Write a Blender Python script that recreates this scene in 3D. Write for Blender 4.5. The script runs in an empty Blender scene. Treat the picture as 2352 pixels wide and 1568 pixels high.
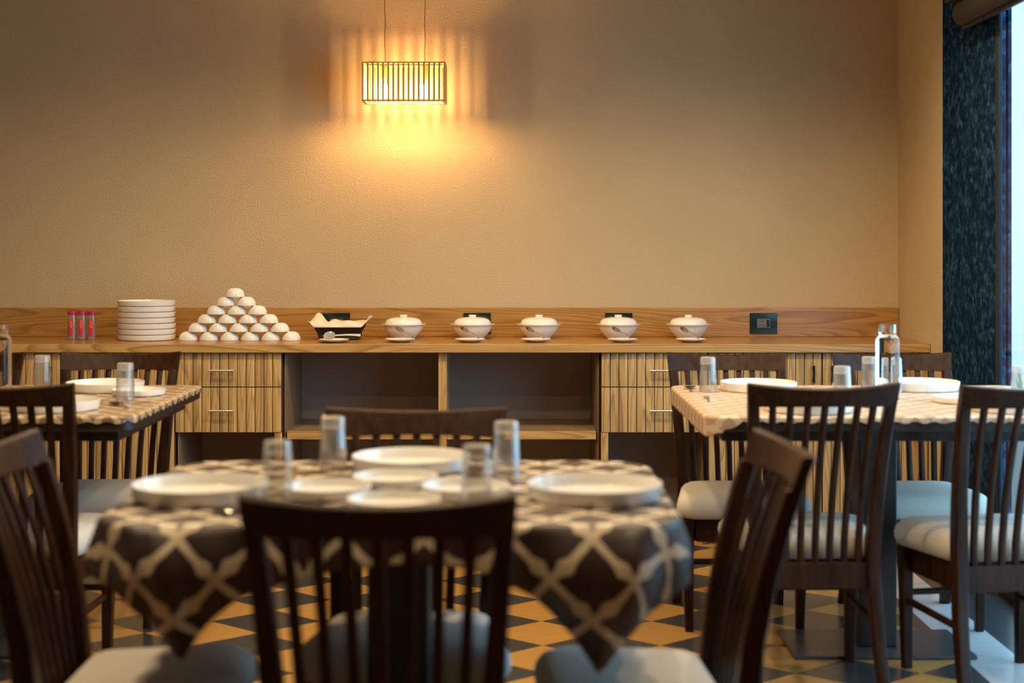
import bpy, bmesh, math, random
from mathutils import Vector, Matrix
random.seed(7)
C = bpy.context
SC = C.scene
COL = SC.collection
PI = math.pi
# ------------------------------------------------------------------ camera
F = 3400.0          # focal length in pixels of the 2352 px wide frame
H = 1.28            # camera height
cam_d = bpy.data.cameras.new('camera')
cam = bpy.data.objects.new('camera', cam_d)
COL.objects.link(cam)
cam.location = (0, 0, H)
cam.rotation_euler = (PI/2, 0, 0)
cam_d.sensor_width = 36
cam_d.lens = 36*F/2352
cam_d.shift_y = -(784-570)/2352
cam_d.clip_start = .05
cam_d.dof.use_dof = True
cam_d.dof.focus_distance = 6.62
cam_d.dof.aperture_fstop = 2.3
SC.camera = cam
# ------------------------------------------------------------------ world, view
w = bpy.data.worlds.new('World'); SC.world = w
w.use_nodes = True
bg = w.node_tree.nodes['Background']
bg.inputs[0].default_value = (.38, .70, 1.0, 1)
bg.inputs[1].default_value = 4.0
SC.view_settings.view_transform = 'Standard'
SC.view_settings.look = 'None'
SC.view_settings.gamma = 1
SC.view_settings.use_curve_mapping = False
SC.view_settings.exposure = 0.5
# ------------------------------------------------------------------ room lamps (ceiling downlights, all above the frame)
def downlight(x, y, power, z=2.70, rad=.05, spread=150, col=(1, .75, .44)):
    l = bpy.data.lights.new('downlight', 'SPOT')
    l.energy = power; l.color = col; l.shadow_soft_size = rad
    l.spot_size = math.radians(spread); l.spot_blend = .6
    o = bpy.data.objects.new('downlight', l); COL.objects.link(o)
    o.location = (x, y, z)
for x, y, p in ((-1.3, 5.15, 60), (.35, 5.0, 60), (1.25, 4.9, 52), (-1.45, 3.8, 30), (.95, 3.9, 30),
                (-.25, 3.35, 54), (-1.3, 2.5, 46), (.85, 2.5, 40)):
    downlight(x, y, p)

# ------------------------------------------------------------------ materials
def srgb(r, g, b):
    f = lambda c: ((c/255+.055)/1.055)**2.4 if c > 10 else c/255/12.92
    return (f(r), f(g), f(b), 1)
def mat(name, col, rough=.5, metal=0, spec=.5, coat=0):
    m = bpy.data.materials.new(name); m.use_nodes = True
    b = m.node_tree.nodes['Principled BSDF']
    if len(col) == 3: col = (*col, 1)
    b.inputs['Base Color'].default_value = col
    b.inputs['Roughness'].default_value = rough
    b.inputs['Metallic'].default_value = metal
    b.inputs['Specular IOR Level'].default_value = spec
    b.inputs['Coat Weight'].default_value = coat
    return m
class NT:
    """small helper to wire node trees"""
    def __init__(s, m):
        s.nt = m.node_tree; s.b = s.nt.nodes['Principled BSDF']
    def n(s, typ, **kw):
        nd = s.nt.nodes.new(typ)
        for k, v in kw.items():
            if k in ('operation', 'noise_dimensions', 'wave_type', 'bands_direction', 'feature', 'blend_type', 'data_type', 'rings_direction', 'wave_profile'):
                setattr(nd, k, v)
            else: nd.inputs[k].default_value = v
        return nd
    def l(s, a, b): s.nt.links.new(a, b)
    def math(s, op, a, b=None, c=None):
        nd = s.nt.nodes.new('ShaderNodeMath'); nd.operation = op
        for i, v in enumerate((a, b, c)):
            if v is None: continue
            if hasattr(v, 'node'): s.l(v, nd.inputs[i])
            else: nd.inputs[i].default_value = v
        return nd.outputs[0]
    def coord(s, kind='Object', scale=(1, 1, 1)):
        t = s.nt.nodes.new('ShaderNodeTexCoord'); mp = s.nt.nodes.new('ShaderNodeMapping')
        mp.inputs['Scale'].default_value = scale
        s.l(t.outputs[kind], mp.inputs[0]); return mp.outputs[0]
    def ramp(s, fac, stops):
        r = s.nt.nodes.new('ShaderNodeValToRGB'); e = r.color_ramp.elements
        while len(e) < len(stops): e.new(.5)
        for el, (p, c) in zip(e, stops): el.position = p; el.color = c if len(c) == 4 else (*c, 1)
        s.l(fac, r.inputs[0]); return r.outputs[0]
    def mix(s, fac, a, b, mode='MIX'):
        nd = s.nt.nodes.new('ShaderNodeMix'); nd.data_type = 'RGBA'; nd.blend_type = mode
        for i, v in ((0, fac), (6, a), (7, b)):
            if hasattr(v, 'node'): s.l(v, nd.inputs[i])
            else: nd.inputs[i].default_value = v if i == 0 else (v if len(v) == 4 else (*v, 1))
        return nd.outputs[2]
    def bump(s, h, strength, dist=.01):
        nd = s.nt.nodes.new('ShaderNodeBump'); nd.inputs['Strength'].default_value = strength
        nd.inputs['Distance'].default_value = dist
        s.l(h, nd.inputs['Height']); s.l(nd.outputs[0], s.b.inputs['Normal'])
    def base(s, c): s.l(c, s.b.inputs['Base Color'])

def plaster(name, col):
    m = mat(name, col, .85, spec=.25); t = NT(m)
    co = t.coord('Object')
    n1 = t.n('ShaderNodeTexNoise', Scale=120.0, Detail=4.0, Roughness=.6); t.l(co, n1.inputs['Vector'])
    n2 = t.n('ShaderNodeTexNoise', Scale=1.3, Detail=2.0); t.l(co, n2.inputs['Vector'])
    c2 = tuple(c*.90 for c in col[:3])
    t.base(t.mix(t.ramp(n2.outputs[0], [(.35, (0, 0, 0)), (.65, (1, 1, 1))]), col[:3], c2))
    t.bump(n1.outputs[0], .7, .006)
    return m
M = {}
M['wall'] = plaster('wall_plaster', (.57, .44, .268))
M['ceiling'] = mat('ceiling_paint', (.62, .55, .45), .9)
M['outside_wall'] = plaster('outside_plaster', (.52, .43, .38))
M['paving'] = mat('outside_paving', (.55, .55, .53), .8)

def pine(name, axis, light, dark, scale=1.0, planks=0.0, rough=.35):
    """pine boards: growth-ring bands stretched along one axis"""
    m = mat(name, light, rough); t = NT(m)
    tc = t.nt.nodes.new('ShaderNodeTexCoord')
    vec = tc.outputs['Object']
    if planks:
        sep = t.nt.nodes.new('ShaderNodeSeparateXYZ'); t.l(vec, sep.inputs[0])
        idx = t.math('FLOOR', t.math('DIVIDE', sep.outputs[0], planks))
        wn = t.nt.nodes.new('ShaderNodeTexWhiteNoise'); wn.noise_dimensions = '1D'; t.l(idx, wn.inputs['W'])
        va = t.nt.nodes.new('ShaderNodeVectorMath'); va.operation = 'SCALE'; t.l(wn.outputs['Color'], va.inputs[0]); va.inputs['Scale'].default_value = 7
        vb = t.nt.nodes.new('ShaderNodeVectorMath'); vb.operation = 'ADD'; t.l(vec, vb.inputs[0]); t.l(va.outputs[0], vb.inputs[1])
        vec = vb.outputs[0]
    mp = t.nt.nodes.new('ShaderNodeMapping'); t.l(vec, mp.inputs[0])
    st = {'x': (.11, 1, 1.25), 'z': (1, 1, .07)}[axis]
    mp.inputs['Scale'].default_value = st
    nz = t.n('ShaderNodeTexNoise', Scale=4.2*scale, Detail=1.5, Roughness=.4); t.l(mp.outputs[0], nz.inputs['Vector'])
    f = t.math('MULTIPLY', nz.outputs[0], 26.0)
    fr = t.math('FRACT', f)
    saw = t.ramp(fr, [(0, (0, 0, 0)), (.55, (.25, .25, .25)), (.88, (1, 1, 1)), (1, (.05, .05, .05))])
    fine = t.n('ShaderNodeTexNoise', Scale=60.0, Detail=2.0)
    mp2 = t.nt.nodes.new('ShaderNodeMapping'); t.l(vec, mp2.inputs[0])
    mp2.inputs['Scale'].default_value = {'x': (.05, 1, 1), 'z': (1, 1, .04)}[axis]
    t.l(mp2.outputs[0], fine.inputs['Vector'])
    c = t.mix(saw, light, dark)
    c = t.mix(t.math('MULTIPLY', t.ramp(fine.outputs[0], [(.4, (0, 0, 0)), (.7, (1, 1, 1))]), .3), c, tuple(v*.6 for v in dark[:3]))
    if planks:
        tone = t.math('ADD', t.math('MULTIPLY', wn.outputs['Value'], .35), .78)
        cc = t.nt.nodes.new('ShaderNodeCombineColor')
        for i in range(3): t.l(tone, cc.inputs[i])
        c = t.mix(1.0, c, cc.outputs[0], 'MULTIPLY')
    t.base(c)
    t.bump(saw, .05, .002)
    return m
M['pine'] = pine('pine_board', 'x', (.46, .245, .072), (.29, .135, .033), 1.15, rough=.28)
M['pine_edge'] = pine('pine_edge', 'x', (.58, .36, .13), (.34, .18, .055), 1.3)
M['planks'] = pine('pine_planks', 'z', (.60, .40, .17), (.37, .215, .08), 1.5, planks=.0375, rough=.45)
M['pine_post'] = pine('pine_post', 'z', (.58, .38, .16), (.36, .20, .07), 2.2)
M['carcass'] = mat('dark_carcass_veneer', (.26, .165, .09), .5)
M['backpanel'] = mat('grey_brown_back_panel', (.34, .275, .235), .55)
M['groove'] = mat('dark_groove', (.03, .018, .01), .7)

def darkwood():
    m = mat('dark_chair_wood', (.06, .028, .014), .38, spec=.15); t = NT(m)
    co = t.coord('Object', (1, 1, .12))
    n = t.n('ShaderNodeTexNoise', Scale=55.0, Detail=3.0); t.l(co, n.inputs['Vector'])
    t.base(t.ramp(n.outputs[0], [(.3, (.016, .006, .003)), (.7, (.040, .0155, .0065))]))
    return m
M['dark'] = darkwood()
M['table_wood'] = mat('black_brown_table_wood', (.022, .014, .010), .4)
def fabric():
    m = mat('cushion_fabric', (.64, .60, .53), .75, spec=.25); t = NT(m)
    n = t.n('ShaderNodeTexNoise', Scale=300.0, Detail=2.0); t.l(t.coord('Object'), n.inputs['Vector'])
    t.bump(n.outputs[0], .15, .002); return m
M['cushion'] = fabric()
M['china'] = mat('white_china', (.82, .805, .77), .14, coat=.4)
M['steel'] = mat('polished_steel', (.42, .41, .39), .14, metal=1)
M['chrome'] = mat('brushed_chrome', (.75, .74, .72), .28, metal=1)
M['black_metal'] = mat('black_metal', (.02, .02, .022), .4, metal=.6)
M['frame'] = mat('dark_blue_frame_paint', (.018, .030, .042), .5, spec=.2)
M['blackglass'] = mat('dark_green_glass_plate', (.008, .020, .017), .12)
M['socket_grey'] = mat('grey_socket_module', (.12, .12, .11), .4)
M['socket_hole'] = mat('socket_hole', (.008, .008, .008), .6)
M['basket'] = mat('dark_wicker', (.035, .016, .010), .55)
M['napkin'] = mat('cream_napkin', (.80, .68, .56), .8, spec=.2)
M['pink'] = mat('pink_plastic_cap', (.46, .012, .11), .4)
M['pinklabel'] = mat('pink_label', (.60, .03, .10), .5)
M['orange'] = mat('orange_lettering', (.85, .33, .015), .5)
M['cable'] = mat('brown_cable', (.16, .06, .02), .6)
M['lampwood'] = mat('lamp_wood', (.66, .38, .13), .5)
M['pelmet'] = mat('dark_blind_cloth', (.016, .011, .008), .6)
M['leaf'] = mat('green_leaf', (.05, .16, .03), .5)
M['pot'] = mat('grey_pot', (.2, .2, .2), .7)
M['baseplate'] = mat('grey_base_plate', (.055, .055, .057), .32)
def grey_spoon():
    m = mat('clear_grey_plastic', (.50, .52, .54), .2); return m
M['greyplastic'] = grey_spoon()

def glass(name, tint, edge=.55, rough=.06, haze=0.0, most=.55, hazecol=(.8, .78, .74)):
    """thin clear glass: see-through with fresnel reflection, and a share of white haze"""
    m = bpy.data.materials.new(name); m.use_nodes = True
    nt = m.node_tree; nt.nodes.remove(nt.nodes['Principled BSDF'])
    out = nt.nodes['Material Output']
    tr = nt.nodes.new('ShaderNodeBsdfTransparent'); tr.inputs[0].default_value = (*tint, 1)
    gl = nt.nodes.new('ShaderNodeBsdfGlossy'); gl.inputs['Roughness'].default_value = rough
    lw = nt.nodes.new('ShaderNodeLayerWeight'); lw.inputs[0].default_value = edge
    mr = nt.nodes.new('ShaderNodeMapRange'); mr.inputs['To Min'].default_value = .05; mr.inputs['To Max'].default_value = most
    nt.links.new(lw.outputs['Facing'], mr.inputs[0])
    mx = nt.nodes.new('ShaderNodeMixShader')
    nt.links.new(mr.outputs[0], mx.inputs[0]); nt.links.new(tr.outputs[0], mx.inputs[1]); nt.links.new(gl.outputs[0], mx.inputs[2])
    last = mx.outputs[0]
    if haze:
        df = nt.nodes.new('ShaderNodeBsdfDiffuse'); df.inputs[0].default_value = (*hazecol, 1)
        m2 = nt.nodes.new('ShaderNodeMixShader'); m2.inputs[0].default_value = haze
        nt.links.new(last, m2.inputs[1]); nt.links.new(df.outputs[0], m2.inputs[2]); last = m2.outputs[0]
    nt.links.new(last, out.inputs[0]); return m
M['tumbler'] = glass('ribbed_tumbler_glass', (.95, .95, .94), haze=.06)
M['tumbler_base'] = glass('thick_glass_base', (.88, .88, .87), haze=.26)
def water_glass():
    m = mat('bottle_glass', (.97, .98, .98), .0); b = m.node_tree.nodes['Principled BSDF']
    b.inputs['Transmission Weight'].default_value = 1; b.inputs['IOR'].default_value = 1.36
    return m
M['bottle'] = water_glass()
M['clearplastic'] = glass('clear_plastic', (.92, .91, .90), haze=.10)
M['bulbglass'] = glass('bulb_glass', (1, .98, .94), edge=.3, rough=.05)
M['pane'] = glass('window_pane', (.96, .98, .98), edge=.3, rough=.02, most=.12)

def granite(name, base, fleck):
    m = mat(name, base, .2, spec=.0); t = NT(m); co = t.coord('Object')
    v = t.n('ShaderNodeTexVoronoi', Scale=42.0); t.l(co, v.inputs['Vector'])
    n = t.n('ShaderNodeTexNoise', Scale=26.0, Detail=4.0, Roughness=.65); t.l(co, n.inputs['Vector'])
    f = t.math('MULTIPLY', t.ramp(n.outputs[0], [(.42, (0, 0, 0)), (.72, (1, 1, 1))]), t.ramp(v.outputs['Color'], [(.1, (0, 0, 0)), (.9, (1, 1, 1))]))
    t.base(t.mix(f, base[:3], fleck)); return m
M['granite'] = granite('blue_black_granite', (.006, .018, .042), (.05, .125, .25))
def emission(name, col, s):
    m = bpy.data.materials.new(name); m.use_nodes = True
    nt = m.node_tree; nt.nodes.remove(nt.nodes['Principled BSDF'])
    e = nt.nodes.new('ShaderNodeEmission'); e.inputs[0].default_value = (*col, 1); e.inputs[1].default_value = s
    nt.links.new(e.outputs[0], nt.nodes['Material Output'].inputs[0]); return m
M['bulb'] = emission('glowing_bulb', (1, .62, .26), 540)

def floor_mat():
    m = mat('floor_tiles', (.3, .2, .1), .22, spec=.5); t = NT(m)
    tc = t.nt.nodes.new('ShaderNodeTexCoord'); s = t.nt.nodes.new('ShaderNodeSeparateXYZ'); t.l(tc.outputs['Object'], s.inputs[0])
    X, Y = s.outputs[0], s.outputs[1]
    u = t.math('DIVIDE', t.math('SUBTRACT', X, .10), .378)
    v = t.math('DIVIDE', t.math('SUBTRACT', Y, 4.772), .311)
    a = t.math('FLOOR', t.math('ADD', u, v)); b = t.math('FLOOR', t.math('SUBTRACT', u, v))
    par = t.math('MODULO', t.math('ABSOLUTE', t.math('ADD', a, b)), 2.0)
    co = t.coord('Object', (3.5, 22, 1))
    n = t.n('ShaderNodeTexNoise', Scale=3.0, Detail=4.0); t.l(co, n.inputs['Vector'])
    tan = t.mix(n.outputs[0], (.52, .29, .085), (.37, .19, .05))
    n2 = t.n('ShaderNodeTexNoise', Scale=90.0, Detail=3.0); t.l(tc.outputs['Object'], n2.inputs['Vector'])
    grey = t.mix(n2.outputs[0], (.030, .032, .033), (.062, .064, .065))
    c = t.mix(par, grey, tan)
    strip = t.math('GREATER_THAN', X, 1.41); bord = t.math('GREATER_THAN', X, 1.585)
    lt = t.mix(n.outputs[0], (.60, .58, .55), (.40, .40, .40))
    c = t.mix(strip, c, lt); c = t.mix(bord, c, grey)
    t.base(c); return m
M['floor'] = floor_mat()

def cloth_mat(name, dark, light, period=.145, wd=.07, rough=.42, spec=.5):
    m = mat(name, dark, rough, spec=spec); t = NT(m)
    tc = t.nt.nodes.new('ShaderNodeTexCoord')
    nz = t.n('ShaderNodeTexNoise', Scale=9.0, Detail=1.0); t.l(tc.outputs['UV'], nz.inputs['Vector'])
    s = t.nt.nodes.new('ShaderNodeSeparateXYZ'); t.l(tc.outputs['UV'], s.inputs[0])
    wob = t.math('MULTIPLY', t.math('SUBTRACT', nz.outputs[0], .5), .02)
    U = t.math('DIVIDE', t.math('ADD', s.outputs[0], wob), period); V = t.math('DIVIDE', s.outputs[1], period*.95)
    a = t.math('ADD', U, V); b = t.math('SUBTRACT', U, V)
    def line(p, q):
        d = t.math('ABSOLUTE', t.math('SUBTRACT', t.math('FRACT', p), .5))
        # leaf-like swellings along the line
        w = t.math('ADD', wd, t.math('MULTIPLY', t.math('POWER', t.math('ABSOLUTE', t.math('SINE', t.math('MULTIPLY', q, PI))), 14.0), .075))
        return t.math('LESS_THAN', d, w)
    l = t.math('MAXIMUM', line(a, t.math('ADD', b, .28)), line(b, t.math('ADD', a, .66)))
    t.base(t.mix(l, dark, light))
    n = t.n('ShaderNodeTexNoise', Scale=120.0); t.l(tc.outputs['UV'], n.inputs['Vector'])
    t.bump(n.outputs[0], .08, .002)
    return m
M['cloth'] = cloth_mat('brown_lattice_cloth', (.032, .0145, .012), (.60, .50, .36))
M['cloth_glare_tan'] = cloth_mat('glare_tan_lattice_cloth', (.22, .14, .085), (.54, .42, .27), period=.09, wd=.10, rough=.33)  # brown cloth lightened to tan: grazing sheen painted into both colours
M['cloth_glare_pale'] = cloth_mat('glare_pale_lattice_cloth', (.43, .30, .20), (.64, .50, .36), period=.09, wd=.13)  # same brown cloth, with the glare off its top put into the colours

# ------------------------------------------------------------------ mesh helpers
class MB:
    def __init__(s): s.bm = bmesh.new()
    def box(s, x0, x1, y0, y1, z0, z1, bev=0):
        b = s.bm
        v = [b.verts.new(p) for p in ((x0,y0,z0),(x1,y0,z0),(x1,y1,z0),(x0,y1,z0),(x0,y0,z1),(x1,y0,z1),(x1,y1,z1),(x0,y1,z1))]
        for f in ((3,2,1,0),(4,5,6,7),(0,1,5,4),(1,2,6,5),(2,3,7,6),(3,0,4,7)): b.faces.new([v[i] for i in f])
        if bev:
            es = list({e for q in v for e in q.link_edges})
            bmesh.ops.bevel(b, geom=es, offset=bev, segments=2, profile=.5, affect='EDGES')
        return s
    def loft(s, rings, cap=True, closed=True):
        b = s.bm; R = [[b.verts.new(p) for p in r] for r in rings]
        n = len(R[0])
        for A, B in zip(R, R[1:]):
            for i in range(n if closed else n-1):
                j = (i+1) % n; b.faces.new((A[i], A[j], B[j], B[i]))
        if cap:
            b.faces.new(R[0][::-1]); b.faces.new(R[-1])
        return s
    def lathe(s, prof, seg=32, c=(0,0,0), ribs=0, ribamp=0, ribrange=None):
        b = s.bm; rows = []
        for r, z in prof:
            if r < 1e-6: rows.append([b.verts.new((c[0], c[1], c[2]+z))])
            else:
                row = []
                for k in range(seg):
                    a = 2*PI*k/seg; rr = r
                    if ribs and (ribrange is None or ribrange[0] <= z <= ribrange[1]): rr = r - ribamp*(.5-.5*math.cos(a*ribs))
                    row.append(b.verts.new((c[0]+rr*math.cos(a), c[1]+rr*math.sin(a), c[2]+z)))
                rows.append(row)
        for A, B in zip(rows, rows[1:]):
            if len(A) == 1 and len(B) == 1: continue
            for i in range(seg):
                j = (i+1) % seg
                if len(A) == 1: b.faces.new((A[0], B[j], B[i]))
                elif len(B) == 1: b.faces.new((A[i], A[j], B[0]))
                else: b.faces.new((A[i], A[j], B[j], B[i]))
        return s
    def tube(s, pts, r, seg=8, cap=True):
        pts = [Vector(p) for p in pts]; rings = []
        rr = r if isinstance(r, (list, tuple)) else [r]*len(pts)
        up = None
        for i, p in enumerate(pts):
            t = (pts[min(i+1, len(pts)-1)] - pts[max(i-1, 0)]).normalized()
            if up is None:
                up = Vector((0, 0, 1)) if abs(t.z) < .9 else Vector((1, 0, 0))
            x = t.cross(up).normalized(); y = x.cross(t).normalized(); up = y
            rings.append([p + (x*math.cos(2*PI*k/seg) + y*math.sin(2*PI*k/seg))*rr[i] for k in range(seg)])
        return s.loft(rings, cap)
    def build(s, name, m, parent=None, smooth=True, loc=None):
        me = bpy.data.meshes.new(name)
        bmesh.ops.recalc_face_normals(s.bm, faces=s.bm.faces[:])
        s.bm.to_mesh(me); s.bm.free()
        if m: me.materials.append(m)
        if smooth:
            for p in me.polygons: p.use_smooth = True
        o = bpy.data.objects.new(name, me); COL.objects.link(o)
        if parent: o.parent = parent
        if loc: o.location = loc
        if smooth:
            md = o.modifiers.new('split', 'EDGE_SPLIT'); md.split_angle = math.radians(50)
        o.modifiers.new('weighted', 'WEIGHTED_NORMAL')
        return o
def tag(o, label, cat, group=None):
    o['label'] = label; o['category'] = cat
    if group: o['group'] = group
    return o
def thing(name, label, cat, loc=(0,0,0), rz=0, group=None):
    o = bpy.data.objects.new(name, None); COL.objects.link(o)
    o.empty_display_size = .05
    o.location = loc; o.rotation_euler = (0, 0, rz)
    return tag(o, label, cat, group)
def struct(o): o['kind'] = 'structure'; return o
def dup(root, loc, rz, label, group=None, rot=None):
    r = root.copy(); COL.objects.link(r); r.location = loc
    r.rotation_euler = rot or (0, 0, rz); r['label'] = label
    if group: r['group'] = group
    for ch in list(root.children):
        c = ch.copy(); COL.objects.link(c); c.parent = r
        for g in list(ch.children):
            d = g.copy(); COL.objects.link(d); d.parent = c
    return r
class Kind:
    """first placement moves the built thing itself, later ones copy it"""
    def __init__(s, root): s.root = root; s.used = False
    def put(s, loc, rz, label, group=None, rot=None):
        if not s.used:
            s.used = True; r = s.root; r.location = loc; r.rotation_euler = rot or (0, 0, rz); r['label'] = label
            if group: r['group'] = group
            return r
        return dup(s.root, loc, rz, label, group, rot)

# ------------------------------------------------------------------ the room
YW = 6.90            # back wall
XR = 1.80            # right wall face
XL, YF, ZC = -3.2, -1.6, 2.85
struct(MB().box(XL-.1, XR+.06, YF-.1, YW+.1, -.1, 0).build('floor', M['floor'], smooth=False))
struct(MB().box(XL-.1, XR+.06, YF-.1, YW+.1, ZC, ZC+.1).build('ceiling', M['ceiling'], smooth=False))
struct(MB().box(XL-.1, XR+.06, YW, YW+.1, 0, ZC).build('wall_back', M['wall'], smooth=False))
struct(MB().box(XL-.1, XL, YF, YW, 0, ZC).build('wall_left', M['wall'], smooth=False))
struct(MB().box(XL-.1, XR+.06, YF-.1, YF, 0, ZC).build('wall_front', M['wall'], smooth=False))
YP = 6.17            # the granite jamb begins here
YO = 5.50            # the opening begins here and runs toward the camera
YE = 2.7              # ... and ends here
ZO = 2.40
b = MB().box(XR, XR+.06, YP, YW, 0, ZC).box(XR, XR+.06, YF, YE, 0, ZC).box(XR, XR+.06, YE, YP, ZO, ZC)
struct(b.build('wall_right', M['wall'], smooth=False))
struct(MB().box(XR-.006, XR+.035, YO, YP, 0, ZO, .003).build('trim_1', M['granite']))
b = MB().box(XR+.0355, XR+.058, YO+.004, YO+.24, 0, ZO)
struct(b.build('trim_2', M['granite'], smooth=False))
# the window: thin dark metal frame and a pane
wf = MB()
wf.box(XR-.004, XR+.010, YO-.035, YO-.001, .0, ZO-.002)
wf.box(XR, XR+.028, YE+.001, YE+.04, 0, ZO-.002)
wf.box(XR, XR+.028, YE+.04, YO-.035, ZO-.05, ZO-.002)
wf.box(XR, XR+.028, YE+.04, YO-.035, 0, .05)
for yy in (4.15,): wf.box(XR, XR+.028, yy-.02, yy+.02, .05, ZO-.05)
win = struct(wf.build('window_1', M['frame'], smooth=False))
MB().box(XR+.003, XR+.007, YE+.04, YO-.035, .05, ZO-.05).build('pane', M['pane'], win, smooth=False)
# outside
struct(MB().box(XR+.06, 9, -4, 14, -.15, -.03).build('ground_outside', M['paving'], smooth=False))
struct(MB().box(3.6, 3.7, 8.8, 14, -.03, 3.4).build('wall_outside', M['outside_wall'], smooth=False))

# rolled blind above the opening
bl = thing('roller_blind', 'dark rolled-up blind above the glazed opening at top right', 'blind', (1.75, 3.4, 2.13))
prof = []
for k in range(20):
    a = 2*PI*k/20; prof.append((.043*math.cos(a), .05*math.sin(a)+.06))
MB().loft([[(x, -2.6, z) for x, z in prof], [(x, 2.34, z) for x, z in prof]]).build('roll', M['pelmet'], bl)
MB().box(-.05, .043, -2.6, 2.42, .112, .70, .004).build('head_box', M['table_wood'], bl)
MB().box(-.008, .008, -2.6, 2.34, -.005, .012, .003).build('bottom_bar', M['black_metal'], bl)

# ------------------------------------------------------------------ counter along the back wall
CT = H - .4115       # counter top height
def xk(px, d=6.39): return (px-1176)*d/F
def zk(py, d=6.39): return H-(py-570)*d/F
def at(px, d): return (px-1176)*d/F
top = MB().box(XL+.02, XR-.002, 6.362, YW-.002, CT-.0375, CT, .003).build('worktop', M['pine'])
top.data.materials.append(M['pine_edge'])
for p in top.data.polygons:
    if p.normal.y < -.9: p.material_index = 1
tag(top, 'long pine worktop running along the back wall', 'countertop')
bs = MB().box(XL+.02, XR-.002, YW-.022, YW-.001, CT+.0006, H-(706-570)*YW/F, .002).build('backsplash_board', M['pine'])
tag(bs, 'pine upstand board fixed to the wall behind the worktop', 'board')
CB, CTOP = .065, CT-.0375        # cabinet bottom and top
PLW = .0375
def plank_front(x0, x1, z0, z1, name, parent, yf=6.385):
    b = MB(); n = max(1, round((x1-x0)/PLW)); wdt = (x1-x0)/n
    for i in range(n): b.box(x0+i*wdt+.0019, x0+(i+1)*wdt-.0019, yf, yf+.013, z0, z1)
    b.box(x0, x1, yf+.006, yf+.018, z0, z1)
    o = b.build(name, M['planks'], parent, smooth=False)
    o.data.materials.append(M['groove'])
    nb = n*6
    for p in o.data.polygons:
        if p.index >= nb: p.material_index = 1
    return o
def bar_handle(cx, z, parent, vertical=False, m='chrome', ln=.104):
    b = MB(); y = 6.357
    if vertical:
        b.tube([(cx, y, z-ln/2), (cx, y, z+ln/2)], .005); b.tube([(cx, y, z-ln*.35), (cx, 6.386, z-ln*.35)], .004); b.tube([(cx, y, z+ln*.35), (cx, 6.386, z+ln*.35)], .004)
    else:
        b.tube([(cx-ln/2, y, z), (cx-ln/2+.003, y, z), (cx+ln/2-.003, y, z), (cx+ln/2, y, z)], .0052)
        for s in (-1, 1): b.tube([(cx+s*ln*.4, y, z), (cx+s*ln*.4, 6.386, z)], .0045)
    return b.build('handle', M[m], parent)
def carcass(x0, x1, z0, z1, parent, shelves=(), back=True, t=.018, bottom=True):
    b = MB()
    b.box(x0, x0+t, 6.404, YW-.03, z0, z1); b.box(x1-t, x1, 6.404, YW-.03, z0, z1)
    b.box(x0+t, x1-t, 6.404, YW-.03, z1-t, z1)
    if bottom: b.box(x0+t, x1-t, 6.404, YW-.03, z0, z0+t)
    for z in shelves: b.box(x0+t, x1-t, 6.404, YW-.03, z-t, z)
    b.build('carcass', M['carcass'], parent, smooth=False)
    MB().box(x0+t, x1-t, YW-.045, YW-.031, z0, z1-t).build('back_panel', M['backpanel'], parent, smooth=False)
def drawer_unit(x0, x1, hx, label):
    t = thing('drawer_cabinet', label, 'cabinet')
    zt, zm, zb = CTOP-.002, zk(888.5), zk(992)
    carcass(x0+.001, x1-.001, 0.001, CTOP-.001, t, shelves=(zb+.02,), bottom=False)
    for (a, c, hz) in ((zm+.002, zt, zk(850)), (zb, zm-.002, zk(942))):
        d = plank_front(x0+.002, x1-.002, a, c, 'drawer', t)
        bar_handle(hx, hz, d)
    return t
xa, xb, xc, xd, xe, xf = xk(402), xk(648), xk(1380), xk(1626), xk(1888), XR-.004
drawer_unit(xa, xb, xk(511), 'two-drawer pine cabinet below the worktop under the white bowls')
drawer_unit(xc, xd, xk(1519), 'two-drawer pine cabinet below the worktop left of the right table')
# open shelf unit in the middle
t = thing('open_shelf_unit', 'open cabinet with one shelf and a middle divider under worktop', 'shelf unit')
sz = zk(990)
for (p, q) in ((xb+.001, xb+.020), (xc-.020, xc-.001)):
    MB().box(p, q, 6.404, YW-.03, .001, CTOP-.001).build('side_panel', M['carcass'], t, smooth=False)
MB().box(xb+.020, xc-.020, YW-.045, YW-.031, .001, CTOP-.001).build('back_panel', M['backpanel'], t, smooth=False)
x1, x2 = xk(1007), xk(1026)
MB().box(x1, x2, 6.392, YW-.046, .001, CTOP-.001, .0015).build('divider', M['pine_post'], t, smooth=False)
for (p, q) in ((xb+.0205, x1-.0005), (x2+.0005, xc-.0205)):
    s = MB().box(p, q, 6.392, YW-.046, sz-.036, sz, .0015).build('shelf', M['pine_edge'], t, smooth=False)
    s.data.materials.append(M['carcass'])
    for pl in s.data.polygons:
        if pl.normal.z > .9: pl.material_index = 1
for (p, q) in ((xk(631), xk(647.5)), (xk(1380.5), xk(1397))):
    MB().box(p, q, 6.388, 6.4035, .001, zk(993)).build('front_post', M['pine_post'], t, smooth=False)
def door_unit(x0, x1, xm, label, handles=True):
    t = thing('door_cabinet', label, 'cabinet')
    carcass(x0+.001, x1-.001, CB, CTOP-.001, t)
    for (p, q, hx) in ((x0+.002, xm-.0015, xm-.041), (xm+.0015, x1-.002, xm+.040)):
        d = plank_front(p, q, CB, CTOP-.003, 'door', t)
        bar_handle(hx, zk(858), d, True, 'black_metal', .075)
    MB().box(x0+.001, x1-.001, 6.42, YW-.04, .001, CB-.001).build('plinth', M['carcass'], t, smooth=False)
door_unit(xd, xf, xe, 'two-door plank-fronted pine cabinet at right end of the counter')
door_unit(xk(402)-.985, xa, xk(402)-.4925, 'two-door plank-fronted pine cabinet at left end of the counter')

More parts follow.
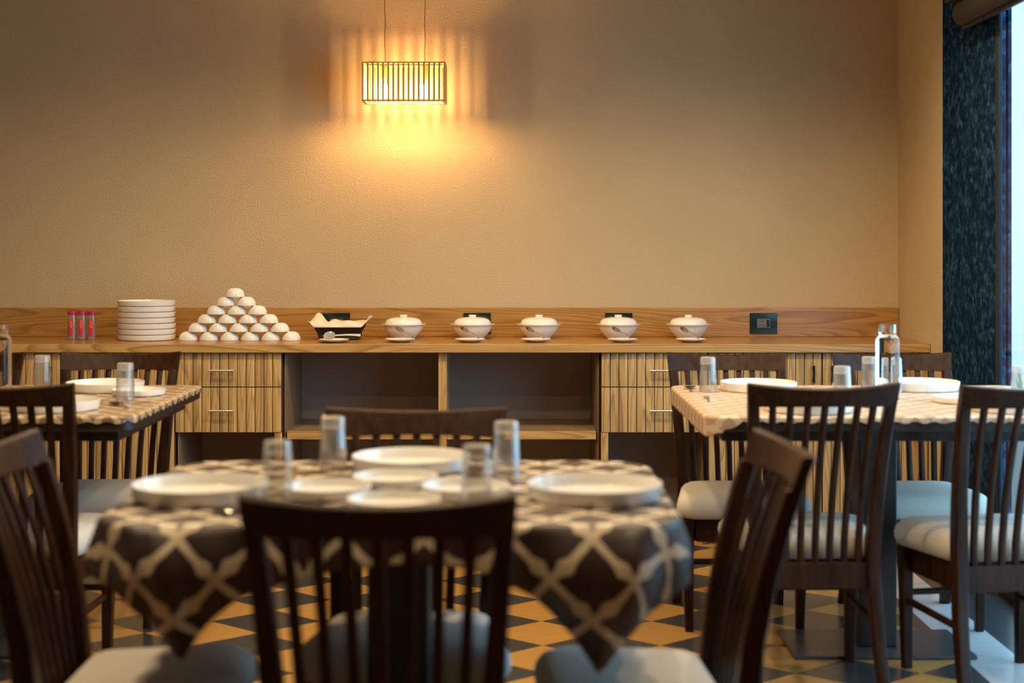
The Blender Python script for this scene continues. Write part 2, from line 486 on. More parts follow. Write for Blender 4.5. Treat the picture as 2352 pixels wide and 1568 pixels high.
# sockets on the upstand
so = thing('socket_plate', '', 'wall socket')
sp = MB().box(-.0635, .0635, -.008, 0, -.048, .048, .002).build('plate', M['blackglass'], so)
mo = MB().box(-.031, .031, -.0115, -.0075, -.021, .021, .001).build('socket_module', M['socket_grey'], so)
hb = MB(); hb.box(-.010, -.006, -.0122, -.0115, .004, .013)
hb.box(-.021, -.014, -.0122, -.0115, -.012, -.008); hb.box(-.002, .005, -.0122, -.0115, -.012, -.008)
hb.build('pin_holes', M['socket_hole'], mo, smooth=False)
MB().box(.014, .028, -.0135, -.0115, -.017, .017, .001).build('switch', M['blackglass'], mo)
S = Kind(so)
zs = H-(742-570)*(YW-.02)/F
for px, lab in ((773, 'dark socket plate behind the napkin basket'), (1096, 'dark socket plate behind the second lidded dish from left'),
                (1421, 'dark socket plate behind the fourth lidded dish from left'), (1753, 'dark socket plate standing clear, right of all dishes')):
    S.put((at(px, YW-.02), YW-.0225, zs), 0, lab, 'sockets on the pine upstand')

# ------------------------------------------------------------------ crockery
def plate_obj(r, h, name='dinner_plate', cat='plate'):
    p = [(0, .0), (r*.90, 0), (r*.955, .0015), (r*.975, h*.25), (r, h-.002), (r*.996, h), (r*.975, h), (r*.965, h-.003), (r*.94, .0075), (r*.92, .005), (0, .0045)]
    return tag(MB().lathe(p, 56).build(name, M['china']), '', cat)
PD = Kind(plate_obj(.1315, .030)); PS = Kind(plate_obj(.0875, .020, 'side_plate'))
PK = Kind(plate_obj(.1293, .0252))
words = ['bottom plate in the stack on the counter', 'second plate from bottom in the counter stack', 'third plate from bottom in the counter stack',
         'middle plate of seven in the counter stack', 'third plate from top in the counter stack', 'second plate from top in the counter stack', 'top plate in the stack on the counter']
for k in range(7):
    PK.put((at(337+random.uniform(-1, 1), 6.66), 6.66, CT+.0004+k*.0253), random.uniform(0, 6), 'white '+words[k], 'stacked white plates on the counter')
# pyramid of upturned bowls
R, HB = .0425, .0384
p = [(R-.0025, 0), (R-.001, .0), (R, .001), (R*.993, .007), (R*.955, .0165), (R*.86, .0255), (R*.70, .0330), (R*.56, .0365), (R*.50, .0378), (R*.48, HB), (R*.43, HB), (R*.42, HB-.0015), (0, HB-.0016)]
inner = [(0, HB-.005), (R*.45, HB-.006), (R*.66, .0295), (R*.84, .020), (R-.0035, .006), (R-.0025, 0)]
bw = tag(MB().lathe(inner[:-1]+p, 40).build('bowl', M['china']), '', 'bowl')
BW = Kind(bw)
rown = ['bottom', 'second', 'third', 'fourth', 'fifth', 'top']
nth = ['first', 'second', 'third', 'fourth', 'fifth', 'sixth']
for r_ in range(6):
    n = 6-r_
    for k in range(n):
        cx = 550 + (k-(n-1)/2)*47.2 - r_*2.2 + 1
        if n == 1: lab = 'white upturned bowl topping the pyramid'
        elif r_ == 0: lab = f'white upturned bowl in the bottom row of the pyramid, {nth[k]} from left'
        else: lab = f'white upturned bowl in {rown[r_]} row up of the pyramid, {nth[k]} from left'
        BW.put((at(cx, 6.62), 6.62+random.uniform(-.001, .001), CT+.0004+r_*(HB+.0004)), random.uniform(0, 6), lab, 'upturned white bowls in a pyramid')
# lidded casseroles
ca = thing('casserole', '', 'dish')
bp = [(0, 0), (.050, 0), (.052, .002), (.053, .006), (.063, .014), (.080, .034), (.089, .052), (.0905, .061), (.100, .0635), (.1025, .0655), (.1025, .0675), (.099, .0685), (.086, .068), (.082, .055), (.05, .016), (0, .008)]
MB().lathe(bp, 56).build('body', M['china'], ca)
lp = [(0, .060), (.0835, .066), (.0845, .0705), (.083, .076), (.076, .0865), (.062, .0935), (.040, .0975), (.019, .0985), (.016, .0995), (.0165, .1035), (.018, .1065), (.016, .109), (0, .1095)]
MB().lathe(lp, 56).build('lid', M['china'], ca)
CA = Kind(ca)
sp_ = [(0, 0), (.036, 0), (.040, .002), (.062, .010), (.067, .0135), (.066, .0145), (.060, .0125), (.036, .0045), (0, .004)]
SAU = Kind(tag(MB().lathe(sp_, 48).build('saucer', M['china']), '', 'saucer'))
def spoon_obj(L=.13, bw=.019, bl=.030, name='spoon', m='steel', shaft=.0035):
    """bowl at +x end, handle to -x; lies on z=0"""
    b = MB(); rows = []
    n = 10
    for i in range(n+1):
        t_ = -1+2*i/n; x = t_*bl; hw = bw*math.sqrt(max(0, 1-t_*t_))*(1 if t_ > 0 else 1) + .0012
        row = []
        for j in range(9):
            s_ = -1+2*j/8
            dep = -.006*(1-s_*s_)*(1-t_*t_)
            row.append((x, s_*hw, .0075+dep))
        rows.append(row)
    V = [[b.bm.verts.new(q) for q in r] for r in rows]
    for A, B in zip(V, V[1:]):
        for j in range(8): b.bm.faces.new((A[j], A[j+1], B[j+1], B[j]))
    r1 = bmesh.ops.solidify(b.bm, geom=b.bm.faces[:], thickness=.0012)
    pts = []
    for i in range(9):
        t_ = i/8; x = -bl+.003-(L-2*bl)*t_
        wv = shaft*(.75+.75*t_*t_); z = .0075 + .006*math.sin(PI*t_)*.6 - .005*t_
        pts.append([(x, -wv, z-.0008), (x, wv, z-.0008), (x, wv, z+.0008), (x, -wv, z+.0008)])
    b.loft(pts)
    return tag(b.build(name, M[m]), '', 'spoon')
SPN = Kind(spoon_obj(.100, .013, .022, shaft=.0028))
nums = ['leftmost', 'second', 'third', 'fourth', 'rightmost']
for k, (px, sx) in enumerate(((927, 919), (1085, 1080), (1238, 1231), (1420, 1430), (1581, 1587))):
    who = ('leftmost' if k == 0 else 'rightmost' if k == 4 else nums[k]+' from left')
    CA.put((at(px, 6.73), 6.73, CT+.0005), 0, f'white lidded china dish on the counter, {who} of five', 'lidded white dishes along the counter')
    SAU.put((at(sx, 6.50), 6.50, CT+.0005), 0, f'white saucer with a spoon before the {"leftmost" if k==0 else "rightmost" if k==4 else nums[k]} lidded dish', 'saucers before the lidded dishes')
    # spoon leaning up to the left, its head against the dish
    sx_ = at(sx, 6.5)
    SPN.put((sx_-(.004 if k == 0 else .028), 6.520, CT+.048), 0, f'small steel spoon leaning on the saucer before the {"leftmost" if k==0 else "rightmost" if k==4 else nums[k]} lidded dish', 'serving spoons on saucers', rot=(math.radians(35), math.radians(-30), math.radians(180+(8 if k else 25))))
# basket with napkin
bx, by = at(780, 6.68), 6.69
bk = thing('bread_basket', 'dark woven basket lined with a cream napkin on the counter', 'basket', (bx, by, CT+.0005))
def rring(hx, hy, z, r, n=6):
    pts = []
    for (sx, sy, a0) in ((1, 1, 0), (-1, 1, PI/2), (-1, -1, PI), (1, -1, 3*PI/2)):
        for k in range(n):
            a = a0+PI/2*k/(n-1); pts.append((sx*(hx-r)+r*math.cos(a), sy*(hy-r)+r*math.sin(a), z))
    return pts
b = MB()
b.loft([rring(.086, .060, 0, .02), rring(.090, .064, .03, .02), rring(.107, .078, .060, .022), rring(.101, .072, .060, .022), rring(.084, .058, .03, .02), rring(.078, .052, .005, .02)], cap=True)
b.build('shell', M['basket'], bk)
b = MB()
for z_, e in ((.008, 0), (.018, .003), (.062, .024)):
    rr = rring(.088+e*.9, .062+e*.75, z_, .02); b.tube(rr+[rr[0], rr[1]], .004, 6, cap=False)
b.build('rim', M['basket'], bk)
b = MB()
for side in (-1, 1):
    for k in range(31):
        x = -.081+k*.162/30
        b.tube([(x, side*.062, .004), (x*1.05, side*.0665, .03), (x*1.22, side*.081, .060)], .0022, 5)
for side in (-1, 1):
    for k in range(19):
        y = -.050+k*.10/18
        b.tube([(side*.0875, y, .004), (side*.0925, y*1.05, .03), (side*.1095, y*1.2, .060)], .0022, 5)
b.build('weave', M['basket'], bk)
b = MB(); N = 36
V = []
for i in range(N+1):
    row = []
    for j in range(15):
        u = -1+2*i/N; v = -1+2*j/14
        x = u*.148*(1-.10*v*v); y = v*.094*(1-.12*(abs(u)**3))
        h = .072+.012*(abs(u)**3) + .004*math.sin(9*u+2*v)
        h += .040*math.exp(-((u+.68)/.16)**2-((v-.25)/.9)**2)
        h += .021*math.exp(-((u+.18)/.13)**2-((v-.1)/.8)**2)
        h += .010*math.exp(-((u-.35)/.3)**2)
        h += .020*max(0, (u-.86)/.14)**2 - .012*max(0, (-u-.8)/.2)**2
        ev = max(0, (abs(v)-.80)/.20)
        h = h*(1-ev)+(.058+.030*max(0, (abs(u)-.80)/.2))*ev
        row.append(b.bm.verts.new((x, y, h)))
    V.append(row)
for A, B in zip(V, V[1:]):
    for j in range(14): b.bm.faces.new((A[j], A[j+1], B[j+1], B[j]))
nk = b.build('napkin', M['napkin'], bk)
nk.modifiers.new('thick', 'SOLIDIFY').thickness = .0015
SAU.put((at(766, 6.46), 6.47, CT+.0005), 0, 'white saucer holding the grey spoon before the napkin basket', 'saucers before the lidded dishes')
gs = spoon_obj(.165, .025, .027, 'serving_spoon', 'greyplastic', .005)
tag(gs, 'grey serving spoon lying across a saucer before the napkin basket', 'spoon')
gs.location = (at(757, 6.46), 6.465, CT+.0250); gs.rotation_euler = (math.radians(-42), math.radians(2), PI)

# shaker bottles
sh = thing('shaker_bottle', '', 'bottle')
MB().lathe([(0, 0), (.0185, 0), (.0205, .003), (.0205, .095), (.018, .108), (.0175, .116), (.0165, .116), (.0170, .107), (.0193, .094), (.0193, .004), (0, .003)], 28).build('body', M['clearplastic'], sh)
MB().lathe([(0, .112), (.0195, .112), (.0198, .113), (.0198, .1265), (.018, .1285), (0, .1285)], 28).build('cap', M['pink'], sh)
b = MB()
def strip(b, z0, z1, r, half, a0=-PI/2, th=.0006):
    ang = [a0-half+2*half*k/8 for k in range(9)]
    rings = []
    for z in (z0, z1): rings.append([(r*math.cos(a), r*math.sin(a), z) for a in ang]+[((r+th)*math.cos(a), (r+th)*math.sin(a), z) for a in ang[::-1]])
    b.loft(rings)
strip(b, .018, .092, .0207, .55)
lb = b.build('label', M['pinklabel'], sh)
b = MB()
for k in range(3):      # three curled letters running down the strip, as on the packets
    z0 = .054+k*.0115
    pts = []
    for j in range(11):
        tt = j/10; a = -PI*.5+PI*1.25*tt
        pts.append((-.0012+.0055*math.cos(a)-.002, -.0216, z0+.005+.0042*math.sin(a)))
    b.tube(pts, .0014, 6)
    b.tube([(.0062, -.0212, z0-.001), (.0064, -.0212, z0+.0085)], .0013, 6)
    b.tube([(.001, -.0217, z0+.003), (.0062, -.0213, z0+.0035)], .0011, 6)
b.build('lettering', M['orange'], lb)
SH = Kind(sh)
for px, q, rz in ((166, 'left one of three', -.1), (188.5, 'middle one of three', .0), (211, 'right one of three', .0)):
    SH.put((at(px, 6.66), 6.66, CT+.0005), rz, f'clear shaker bottle with pink cap left of plate stack, {q}', 'shaker bottles with pink caps')

# ------------------------------------------------------------------ hanging lamp
LX = at(927, 6.58)
LZ0, LZ1 = H-(232-570)*6.58/F, H-(142-570)*6.58/F
la = thing('pendant_lamp', 'slatted wooden box lamp with two glowing bulbs hung before the wall', 'lamp', (LX, 6.66, LZ0))
lw, lh, ld = .186, LZ1-LZ0, .08
b = MB(); rt = .0065
for z in (rt/2, lh-rt/2):
    for y in (-ld, ld): b.box(-lw, lw, y-rt, y+rt, z-rt/2, z+rt/2)
    for x in (-lw+rt, lw-rt): b.box(x-rt, x+rt, -ld+rt, ld-rt, z-rt/2, z+rt/2)
b.build('frame', M['lampwood'], la, smooth=False)
for y in (-ld, ld):
    for k in range(17):
        x = -lw+.0045+k*(2*lw-.009)/16
        MB().box(x-.0042, x+.0042, y-.004, y+.004, rt, lh-rt).build('slat', M['lampwood'], la, smooth=False)
for x in (-lw+.004, lw-.004):
    for k in range(6):
        y = -ld+.024+k*(2*ld-.060)/5
        MB().box(x-.004, x+.004, y-.005, y+.005, rt, lh-rt).build('slat', M['lampwood'], la, smooth=False)
    MB().box(x-.004, x+.004, ld-.030, ld-.006, rt, lh-rt).build('slat', M['lampwood'], la, smooth=False)
b = MB(); b.box(-lw+.01, lw-.01, -.012, .012, lh-.010, lh-.003)
b.build('cross_bar', M['lampwood'], la, smooth=False)
for px in (886, 977):
    x = at(px, 6.7)-LX
    hz = lh-.012
    hs = MB().lathe([(0, hz), (.014, hz), (.015, hz-.004), (.015, hz-.050), (.012, hz-.056), (0, hz-.056)], 20, (x, 0, 0)).build('bulb_holder', M['lampwood'], la)
    bp_ = [(0, hz-.057), (.011, hz-.058), (.012, hz-.066), (.017, hz-.086), (.0185, hz-.106), (.016, hz-.135), (.010, hz-.147), (0, hz-.151)]
    bu = MB().lathe(bp_, 24, (x, 0, 0)).build('bulb', M['bulbglass'], la)
    fz = [(0, .016), (.008, .018), (.0115, .024), (.012, .05), (.0115, .074), (.008, .083), (0, .085)]
    MB().lathe(fz, 16, (x, 0, 0)).build('filament', M['bulb'], bu)
    pts = []
    for k in range(24):
        z = lh+(ZC-LZ0-lh)*k/23
        pts.append((x+.0015*math.sin(k*1.3+px), 0, z))
    MB().tube(pts, .0016, 6).build('cable', M['cable'], la)

# ------------------------------------------------------------------ chairs
def make_chair():
    t = thing('dining_chair', '', 'chair')
    HT = .903
    prof = [(0, -.075), (.10, -.045), (.22, -.018), (.34, -.003), (.44, -.001), (.56, -.014), (.68, -.038), (.78, -.065), (HT-.062, -.085)]
    def yz(z):
        for (z0, y0), (z1, y1) in zip(prof, prof[1:]):
            if z <= z1: return y0+(y1-y0)*(z-z0)/(z1-z0)
        (z0, y0), (z1, y1) = prof[-2:]; return y0+(y1-y0)*(z-z0)/(z1-z0)
    def hw(z):     # outer half width of the back at height z
        return .188+.027*max(0, min(1, (z-.40)/(HT-.40)))**1.3 + (.012*max(0, (.34-z)/.34))
    for s in (-1, 1):
        rings = []
        for z, y in prof:
            k = z/HT
            wx = .030+.010*(1-abs(z-.40)/.5) if z < .9 else .03
            dy = .017+.006*(1-min(1, abs(z-.38)/.4))
            xo = s*hw(z); xi = s*(hw(z)-wx)
            x0, x1 = sorted((xo, xi))
            c = .004
            rings.append([(x0+c, y-dy, z), (x1-c, y-dy, z), (x1, y-dy+c, z), (x1, y+dy-c, z), (x1-c, y+dy, z), (x0+c, y+dy, z), (x0, y+dy-c, z), (x0, y-dy+c, z)])
        MB().loft(rings).build('back_post', M['dark'], t)
        # front leg, tapering
        rings = []
        for z, hwid in ((0, .0135), (.25, .018), (.375, .021)):
            cx = s*(.185 + .006*(z/.375)); cy = .318
            rings.append([(cx+a*hwid, cy+b_*hwid, z) for a, b_ in ((-1, -.8), (-.8, -1), (.8, -1), (1, -.8), (1, .8), (.8, 1), (-.8, 1), (-1, .8))])
        MB().loft(rings).build('front_leg', M['dark'], t)
        MB().tube([(s*.176, -.02, .205), (s*.180, .308, .205)], .011, 10).build('side_stretcher', M['dark'], t)
    MB().tube([(-.18, .316, .232), (.18, .316, .232)], .010, 10).build('front_stretcher', M['dark'], t)
    bow = .038
    # top rail, bowed in plan, its top edge dipping in the middle
    rings = []; n = 18; zt0, zt1 = HT-.066, HT
    for i in range(n+1):
        u = -1+2*i/n
        yo = -bow*(1-u*u); dip = .013*(1-u*u)
        x = u*hw(HT)*1.0
        th = .0115
        yb = yz(zt0)+yo; yt = yz(zt1)+yo-.002
        zt = zt1-dip; zb = zt0-.004+.004*(1-u*u)
        x_b = u*hw(zt0)
        rings.append([(x_b, yb-th, zb), (x_b, yb+th, zb), (x, yt+th, zt-.005), (x, yt+th-.005, zt), (x, yt-th+.005, zt), (x, yt-th, zt-.005)])
    MB().loft(rings).build('top_rail', M['dark'], t)
    # seat frame
    fr = MB(); z0, z1 = .300, .376
    fr.box(-.150, .150, -.012, .014, z0, z1, .003)
    fr.box(-.163, .163, .306, .328, z0, z1, .003)
    for s in (-1, 1):
        q = [(s*.168, .02), (s*.146, .02), (s*.160, .307), (s*.183, .307)]
        fr.loft([[(x, y, z0) for x, y in q], [(x, y, z1) for x, y in q]])
    fr.build('seat_frame', M['dark'], t)
    # slats
    for k in range(7):
        rings = []
        for i in range(8):
            z = .372+(HT-.066-.372+.004)*i/7
            u = (-1+2*(k+1)/8)
            f = (z-.372)/(HT-.07-.372)
            x = u*(hw(z)-.020); y = yz(z)-bow*(1-u*u)*f
            a, d = .0093, .006
            rings.append([(x-a, y-d, z), (x+a, y-d, z), (x+a, y+d, z), (x-a, y+d, z)])
        MB().loft(rings).build('slat', M['dark'], t, smooth=False)
    # cushion: rounded trapezoid, plump
    b = MB(); zc0, zc1 = .378, .470
    rings = []
    def tring(grow, z, n=8):
        pts = []
        cr = .055
        hx0, hx1, ya, yb = .182+grow, .222+grow, .022-grow, .360+grow
        for (cx, cy, a0) in ((hx1-cr, yb-cr, 0), (-hx1+cr, yb-cr, PI/2), (-hx0+cr*.6, ya+cr*.6, PI), (hx0-cr*.6, ya+cr*.6, 3*PI/2)):
            rr = cr if cy > .2 else cr*.6
            for k in range(n):
                a = a0+PI/2*k/(n-1); pts.append((cx+rr*math.cos(a), cy+rr*math.sin(a), z))
        return pts
    for g, z in ((-.014, zc0), (-.004, zc0+.006), (.003, zc0+.022), (.004, zc0+.038), (0, zc0+.056), (-.010, zc0+.071), (-.026, zc0+.081)):
        rings.append(tring(g, z))
    for f, z in ((.75, zc1-.004), (.4, zc1-.001)):
        base = tring(-.026, z); my = .191
        rings.append([(x*f, my+(y-my)*f, z) for x, y, _ in base])
    b.loft(rings); b.build('seat_cushion', M['cushion'], t)
    return t
CH = Kind(make_chair())
RD = math.radians
G = 'dark slat-back dining chairs'
CH.put((-.206, 2.384, 0), 0, 'nearest dark slat-back chair, its back to the front table', G)
CH.put((-.227, 3.406, 0), PI, 'dark slat-back chair on the far side of the front table', G)
CH.put((-.885, 2.875, 0), -PI/2+RD(1), 'dark slat-back chair at the left end of the front table', G)
CH.put((.417, 2.88, 0), PI/2+RD(3), 'dark slat-back chair at the right end of the front table', G)
CH.put((.872, 4.265, 0), RD(2), 'dark slat-back chair on near side of right table, left one', G)
CH.put((1.438, 4.235, 0), RD(9), 'dark slat-back chair on near side of right table, at frame edge', G)
CH.put((.778, 5.272, 0), PI, 'dark slat-back chair between right table and counter, left one', G)
CH.put((1.378, 5.272, 0), PI, 'dark slat-back chair between right table and counter, by granite', G)
CH.put((-1.443, 4.265, 0), RD(-1), 'dark slat-back chair on the near side of the left table', G)
CH.put((-1.425, 5.305, 0), PI+RD(2), 'dark slat-back chair behind left table, before the door cabinet', G)
CH.put((-1.99, 5.28, 0), PI, 'dark slat-back chair behind left table, cut by frame edge', G)

# ------------------------------------------------------------------ tables and cloths
TZ = .790            # top of the bare table
def make_table(x0, x1, y0, y1, label, r=.05, dy=0, ph=.163):
    cx, cy = (x0+x1)/2, (y0+y1)/2
    t = thing('dining_table', label, 'table', (cx, cy, 0))
    hx, hy = (x1-x0)/2, (y1-y0)/2
    MB().loft([rring(hx-.004, hy-.004, TZ-.040, r), rring(hx, hy, TZ-.037, r), rring(hx, hy, TZ-.003, r), rring(hx-.003, hy-.003, TZ, r)]).build('tabletop', M['table_wood'], t)
    b = MB(); b.box(-hx+.05, hx-.05, -hy+.05, hy-.05, TZ-.075, TZ-.041, .003); b.build('apron', M['table_wood'], t)
    MB().box(-.06, .06, -.06+dy, .06+dy, .0125, TZ-.076, .004).build('pedestal', M['table_wood'], t)
    MB().box(-.285, .285, -ph+dy, ph+dy, .0005, .012, .003).build('base_plate', M['baseplate'], t)
    return t
def cloth(x0, x1, y0, y1, label, hang, m, r=.05, wave=.006, flare=.02, nper=300):
    cx, cy = (x0+x1)/2, (y0+y1)/2; hx, hy = (x1-x0)/2, (y1-y0)/2
    # perimeter samples of the rounded rectangle: position, outward normal
    per = []
    L = [2*(hx-r), 2*(hy-r)]; arc = PI/2*r
    segs = [('s', (1, 0), (-hx+r, -hy), L[0], -PI/2), ('c', None, (hx-r, -hy+r), arc, -PI/2), ('s', (0, 1), (hx, -hy+r), L[1], 0), ('c', None, (hx-r, hy-r), arc, 0),
            ('s', (-1, 0), (hx-r, hy), L[0], PI/2), ('c', None, (-hx+r, hy-r), arc, PI/2), ('s', (0, -1), (-hx, hy-r), L[1], PI), ('c', None, (-hx+r, -hy+r), arc, PI)]
    s0 = 0
    for kind, d, p, ln, a0 in segs:
        n = max(14, int(nper*ln/(2*L[0]+2*L[1]))) if kind == 's' else 16
        for k in range(n):
            f = k/n
            if kind == 's': per.append((p[0]+d[0]*ln*f, p[1]+d[1]*ln*f, math.cos(a0), math.sin(a0), s0+ln*f))
            else:
                a = a0+PI/2*f; per.append((p[0]+r*math.cos(a), p[1]+r*math.sin(a), math.cos(a), math.sin(a), s0+ln*f))
        s0 += ln
    zt = TZ+.0028
    bm = bmesh.new(); uv = bm.loops.layers.uv.new('UVMap'); flat = {}
    rows = []
    def vert(x, y, z, u, v):
        q = bm.verts.new((x, y, z)); flat[q] = (u, v); return q
    for f in (.02, .4, .75, .93):
        rows.append([vert(x*f, y*f, zt, x*f, y*f) for x, y, nx, ny, s in per])
    rows.append([vert(x-nx*.004, y-ny*.004, zt, x-nx*.004, y-ny*.004) for x, y, nx, ny, s in per])
    rows.append([vert(x+nx*.003, y+ny*.003, zt-.003, x, y) for x, y, nx, ny, s in per])
    NR = 12
    for k in range(1, NR+1):
        row = []
        for x, y, nx, ny, s in per:
            h = hang(x, y, s); t_ = k/NR; tt = h*t_
            out = .004+flare*min(1, tt/.08)*.6 + wave*(.5+.5*math.sin(s*2*PI/.115+1.1*math.sin(s*7)))*min(1, tt/.05)
            # cloth at a corner gathers: pull the deep tips inward
            pull = max(0, h-.10)*.35*t_*t_
            out += max(0, h-.11)*.30*math.sin(PI*t_)
            row.append(vert(x+nx*(out-pull), y+ny*(out-pull), zt-.003-tt, x+nx*tt, y+ny*tt))
        rows.append(row)
    n = len(per)
    c0 = vert(0, 0, zt, 0, 0)
    for i in range(n): bm.faces.new((c0, rows[0][i], rows[0][(i+1) % n]))
    for A, B in zip(rows, rows[1:]):
        for i in range(n): bm.faces.new((A[i], B[i], B[(i+1) % n], A[(i+1) % n]))
    for f in bm.faces:
        f.smooth = True
        for l in f.loops: l[uv].uv = flat[l.vert]
    bmesh.ops.recalc_face_normals(bm, faces=bm.faces[:])
    me = bpy.data.meshes.new('tablecloth'); bm.to_mesh(me); bm.free(); me.materials.append(m)
    o = bpy.data.objects.new('tablecloth', me); COL.objects.link(o); o.location = (cx, cy, 0)
    sm = o.modifiers.new('thick', 'SOLIDIFY'); sm.thickness = .0016; sm.offset = 1
    return tag(o, label, 'tablecloth')
FT = (-.748, .303, 2.595, 3.39)
make_table(*FT, 'front dining table under the brown lattice cloth', .11, -.05, .12)
def hang_front(x, y, s):
    hx, hy = (FT[1]-FT[0])/2, (FT[3]-FT[2])/2
    base = .064+.012*math.sin(s*9)
    h = base
    for tx, ty, tip, wd in ((.378, -hy, .272, .092), (-.3625, -hy, .242, .085), (.40, hy, .24, .10), (-.40, hy, .24, .10)):
        h += (tip-base)*math.exp(-(math.hypot(x-tx, y-ty)/wd)**1.05)
    return h
cloth(*FT, 'brown tablecloth with cream lattice, corners hanging low, nearest table', hang_front, M['cloth'], r=.11, wave=.012, flare=.024)
RT = (.565, 1.765, 4.282, 5.254)
make_table(*RT, 'right dining table under the glare-painted scalloped cloth by the window')
def scal(base):
    def f(x, y, s): return base+.010*abs(math.sin(PI*s/.055))
    return f
def hang_right(x, y, s):
    left = max(0, min(1, (-x-.50)/.08))
    return .008+.009*abs(math.sin(PI*s/.055)) + .040*left
cloth(*RT, 'scalloped tablecloth, peach from painted glare, on the table by the window', hang_right, M['cloth_glare_pale'], wave=.001, flare=.004)
LT = (-2.32, -1.10, 4.282, 5.262)
make_table(*LT, 'left dining table under the scalloped cloth at the left frame edge')
cloth(*LT, 'scalloped tablecloth, tan from painted glare, on the table at the left frame edge', scal(.008), M['cloth_glare_tan'], wave=.001, flare=.004)

# ------------------------------------------------------------------ things on the tables
ZT = TZ+.0052
def dist_put(kind, x, y, label, group, rz=0, dz=0): return kind.put((x, y, ZT+dz), rz, label, group)
gD, gS = 'dinner plates on the tables', 'side plates on the tables'
dist_put(PD, -.606, 2.88, 'white dinner plate at the left end of the front table', gD)
dist_put(PD, .161, 2.88, 'white dinner plate at the right end of the front table', gD)
dist_put(PD, -.222, 3.265, 'white dinner plate on far side of the front table', gD)
dist_put(PS, -.220, 2.762, 'white side plate right behind the nearest chair back', gS)
dist_put(PS, -.364, 2.912, 'white side plate right of the left-end glass, front table', gS)
dist_put(PS, -.090, 2.915, 'white side plate left of the right-end plate, front table', gS)
dist_put(PS, -.240, 3.040, 'white side plate at the middle of the front table', gS)
dist_put(PD, .842, 5.06, 'white dinner plate on right table beside the leftmost glass', gD)
dist_put(PD, 1.405, 5.09, 'white dinner plate on right table right of the water bottle', gD)
dist_put(PD, .885, 4.42, 'white dinner plate on right table seen through chair slats', gD)
dist_put(PD, 1.487, 4.44, 'white dinner plate on right table behind chair at right edge', gD)
dist_put(PS, 1.415, 4.665, 'white side plate on right table near the right-edge chair', gS)
dist_put(PD, -1.39, 5.06, 'white dinner plate on the far side of the left table', gD)
dist_put(PD, -1.375, 4.46, 'white dinner plate on the near side of the left table', gD)
dist_put(PS, -1.235, 4.90, 'white side plate behind the glass on the left table', gS)
# upturned tumblers
tu = thing('tumbler', '', 'glass')
tp = [(.0300, 0), (.0304, .001), (.0302, .006), (.0298, .010), (.0265, .094), (.0262, .096), (.0248, .096), (.0250, .092), (.0284, .008), (.0288, 0), (.0300, 0)]
MB().lathe(tp, 96, ribs=24, ribamp=.0013, ribrange=(.009, .095)).build('wall', M['tumbler'], tu)
MB().lathe([(0, .0945), (.0263, .0945), (.0262, .098), (.0254, .1145), (.0235, .1175), (.019, .1165), (0, .1145)], 48).build('base', M['tumbler_base'], tu)
TU = Kind(tu); gT = 'upturned ribbed tumblers'
for x, y, lab in ((-.447, 2.822, 'upturned ribbed tumbler right of left-end plate, front table'), (-.390, 3.225, 'upturned ribbed tumbler left of the far plate, front table'),
                  (-.066, 2.762, 'upturned ribbed tumbler behind right corner of nearest chair back'), (-.012, 3.14, 'upturned ribbed tumbler farthest right, beyond others on front table'),
                  (.662, 5.0, 'upturned ribbed tumbler at the left end of right table'), (1.030, 4.62, 'upturned ribbed tumbler left of water bottle on right table'),
                  (1.213, 5.02, 'upturned ribbed tumbler just left behind the right water bottle'), (1.283, 4.975, 'upturned ribbed tumbler seen through the right water bottle'),
                  (1.590, 4.63, 'upturned ribbed tumbler at right frame edge before the window'), (-1.612, 5.08, 'upturned ribbed tumbler farthest on left table by the door cabinet'),
                  (-1.239, 4.742, 'upturned ribbed tumbler near the corner of left table')):
    TU.put((x, y, ZT), 0, lab, gT)
# water bottles
bo = thing('water_bottle', '', 'bottle')
q = [(0, .0), (.034, 0), (.0375, .004), (.0375, .188), (.0365, .196), (.031, .203), (.0275, .206), (.0262, .209), (0, .209)]
MB().lathe(q, 64).build('body', M['bottle'], bo)
MB().lathe([(0, .2095), (.026, .2095), (.0275, .212), (.0275, .238), (.026, .241), (.022, .241), (.021, .215), (0, .214)], 40).build('stopper', M['bottle'], bo)
BO = Kind(bo)
BO.put((1.205, 4.75, ZT), 0, 'clear glass water bottle standing on the right table', 'glass water bottles')
BO.put((-1.648, 4.76, ZT), 0, 'clear glass water bottle on left table, cut by frame edge', 'glass water bottles')
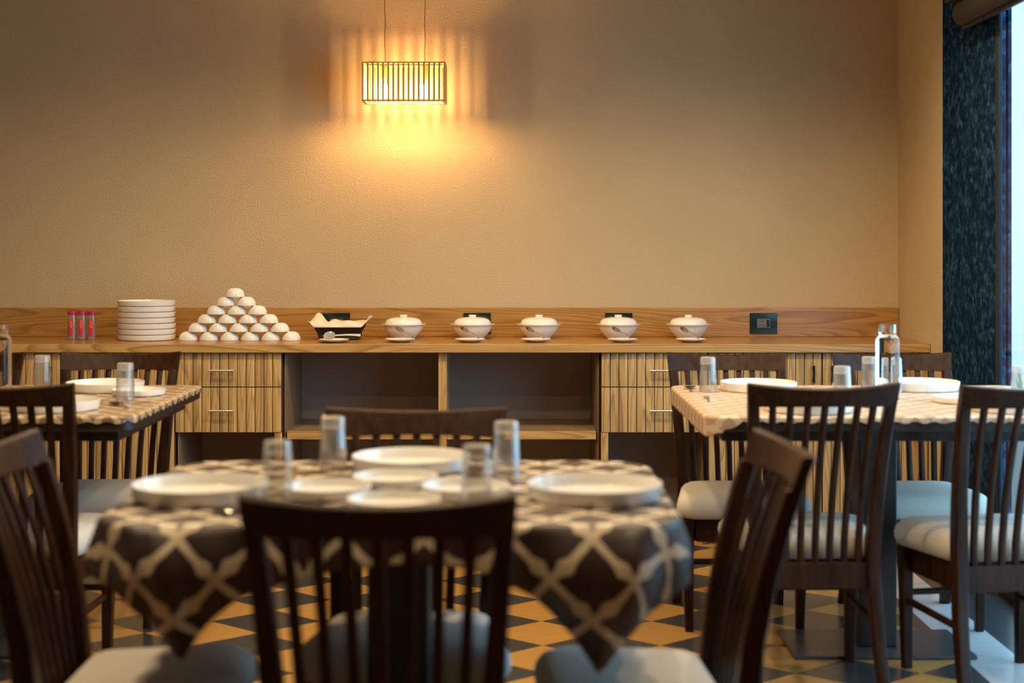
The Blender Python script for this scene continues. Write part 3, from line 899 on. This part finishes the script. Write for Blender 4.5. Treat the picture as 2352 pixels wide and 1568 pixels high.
# cutlery
TS = Kind(tag(spoon_obj(.17, .021, .032), '', 'spoon'))
for x, y, a, lab in ((-.085, 3.165, 123, 'steel spoon beside the far plate on the front table'), (-.520, 2.700, 155, 'steel spoon lying before the left-end plate, front table'),
                     (.615, 5.12, 85, 'steel spoon on left far corner of the right table'), (1.090, 4.52, 80, 'steel spoon on right table behind the near chair'),
                     (-1.225, 4.58, 120, 'steel spoon before the tumbler on the left table')):
    TS.put((x, y, ZT), RD(a), lab, 'table spoons')
fk = MB()
L = .17
pts = [(0, .0025, .003), (.05, .0025, .005), (.10, .0020, .004), (.118, .006, .003), (.128, .0095, .002)]
fk.loft([[(x, -w_, z), (x, w_, z), (x, w_, z+.0014), (x, -w_, z+.0014)] for x, w_, z in pts])
for k in range(4):
    y = -.0078+k*.0052
    fk.loft([[(x, y-.0014, z), (x, y+.0014, z), (x, y+.0014, z+.0012), (x, y-.0014, z+.0012)] for x, z in ((.127, .002), (.15, .0012), (.17, .004))])
FK = Kind(tag(fk.build('fork', M['steel'], smooth=False), '', 'fork'))
for x, y, a, lab in ((.620, 4.66, 85, 'steel fork on right table along its left edge'), (-1.30, 4.62, 10, 'steel fork on the left table near the corner'),
                     (-.455, 3.10, 100, 'steel fork near the left far tumbler on front table')):
    FK.put((x, y, ZT), RD(a), lab, 'table forks')

# ------------------------------------------------------------------ plant outside
pl = thing('potted_plant', 'thin-leaved green plant outside behind the right-edge glass', 'plant', (2.42, 7.0, -.03))
MB().lathe([(0, 0), (.10, 0), (.12, .01), (.15, .46), (.155, .48), (.14, .48), (.135, .45), (0, .44)], 32).build('pot', M['pot'], pl)
b = MB()
for k in range(26):
    a = random.uniform(0, 2*PI); ln = random.uniform(.22, .36); sp2 = random.uniform(.05, .2)
    rows = []
    for i in range(7):
        t_ = i/6; rr = sp2*t_+.12*t_*t_*random.uniform(.6, 1); z = .45+ln*(1.25*t_-.45*t_*t_)
        cx, cy = rr*math.cos(a), rr*math.sin(a); w_ = .009*math.sin(PI*(.12+.86*t_))
        nx, ny = -math.sin(a)*w_, math.cos(a)*w_
        rows.append([(cx-nx, cy-ny, z), (cx, cy, z-.003), (cx+nx, cy+ny, z), (cx, cy, z+.001)])
    b.loft(rows)
b.build('leaves', M['leaf'], pl)
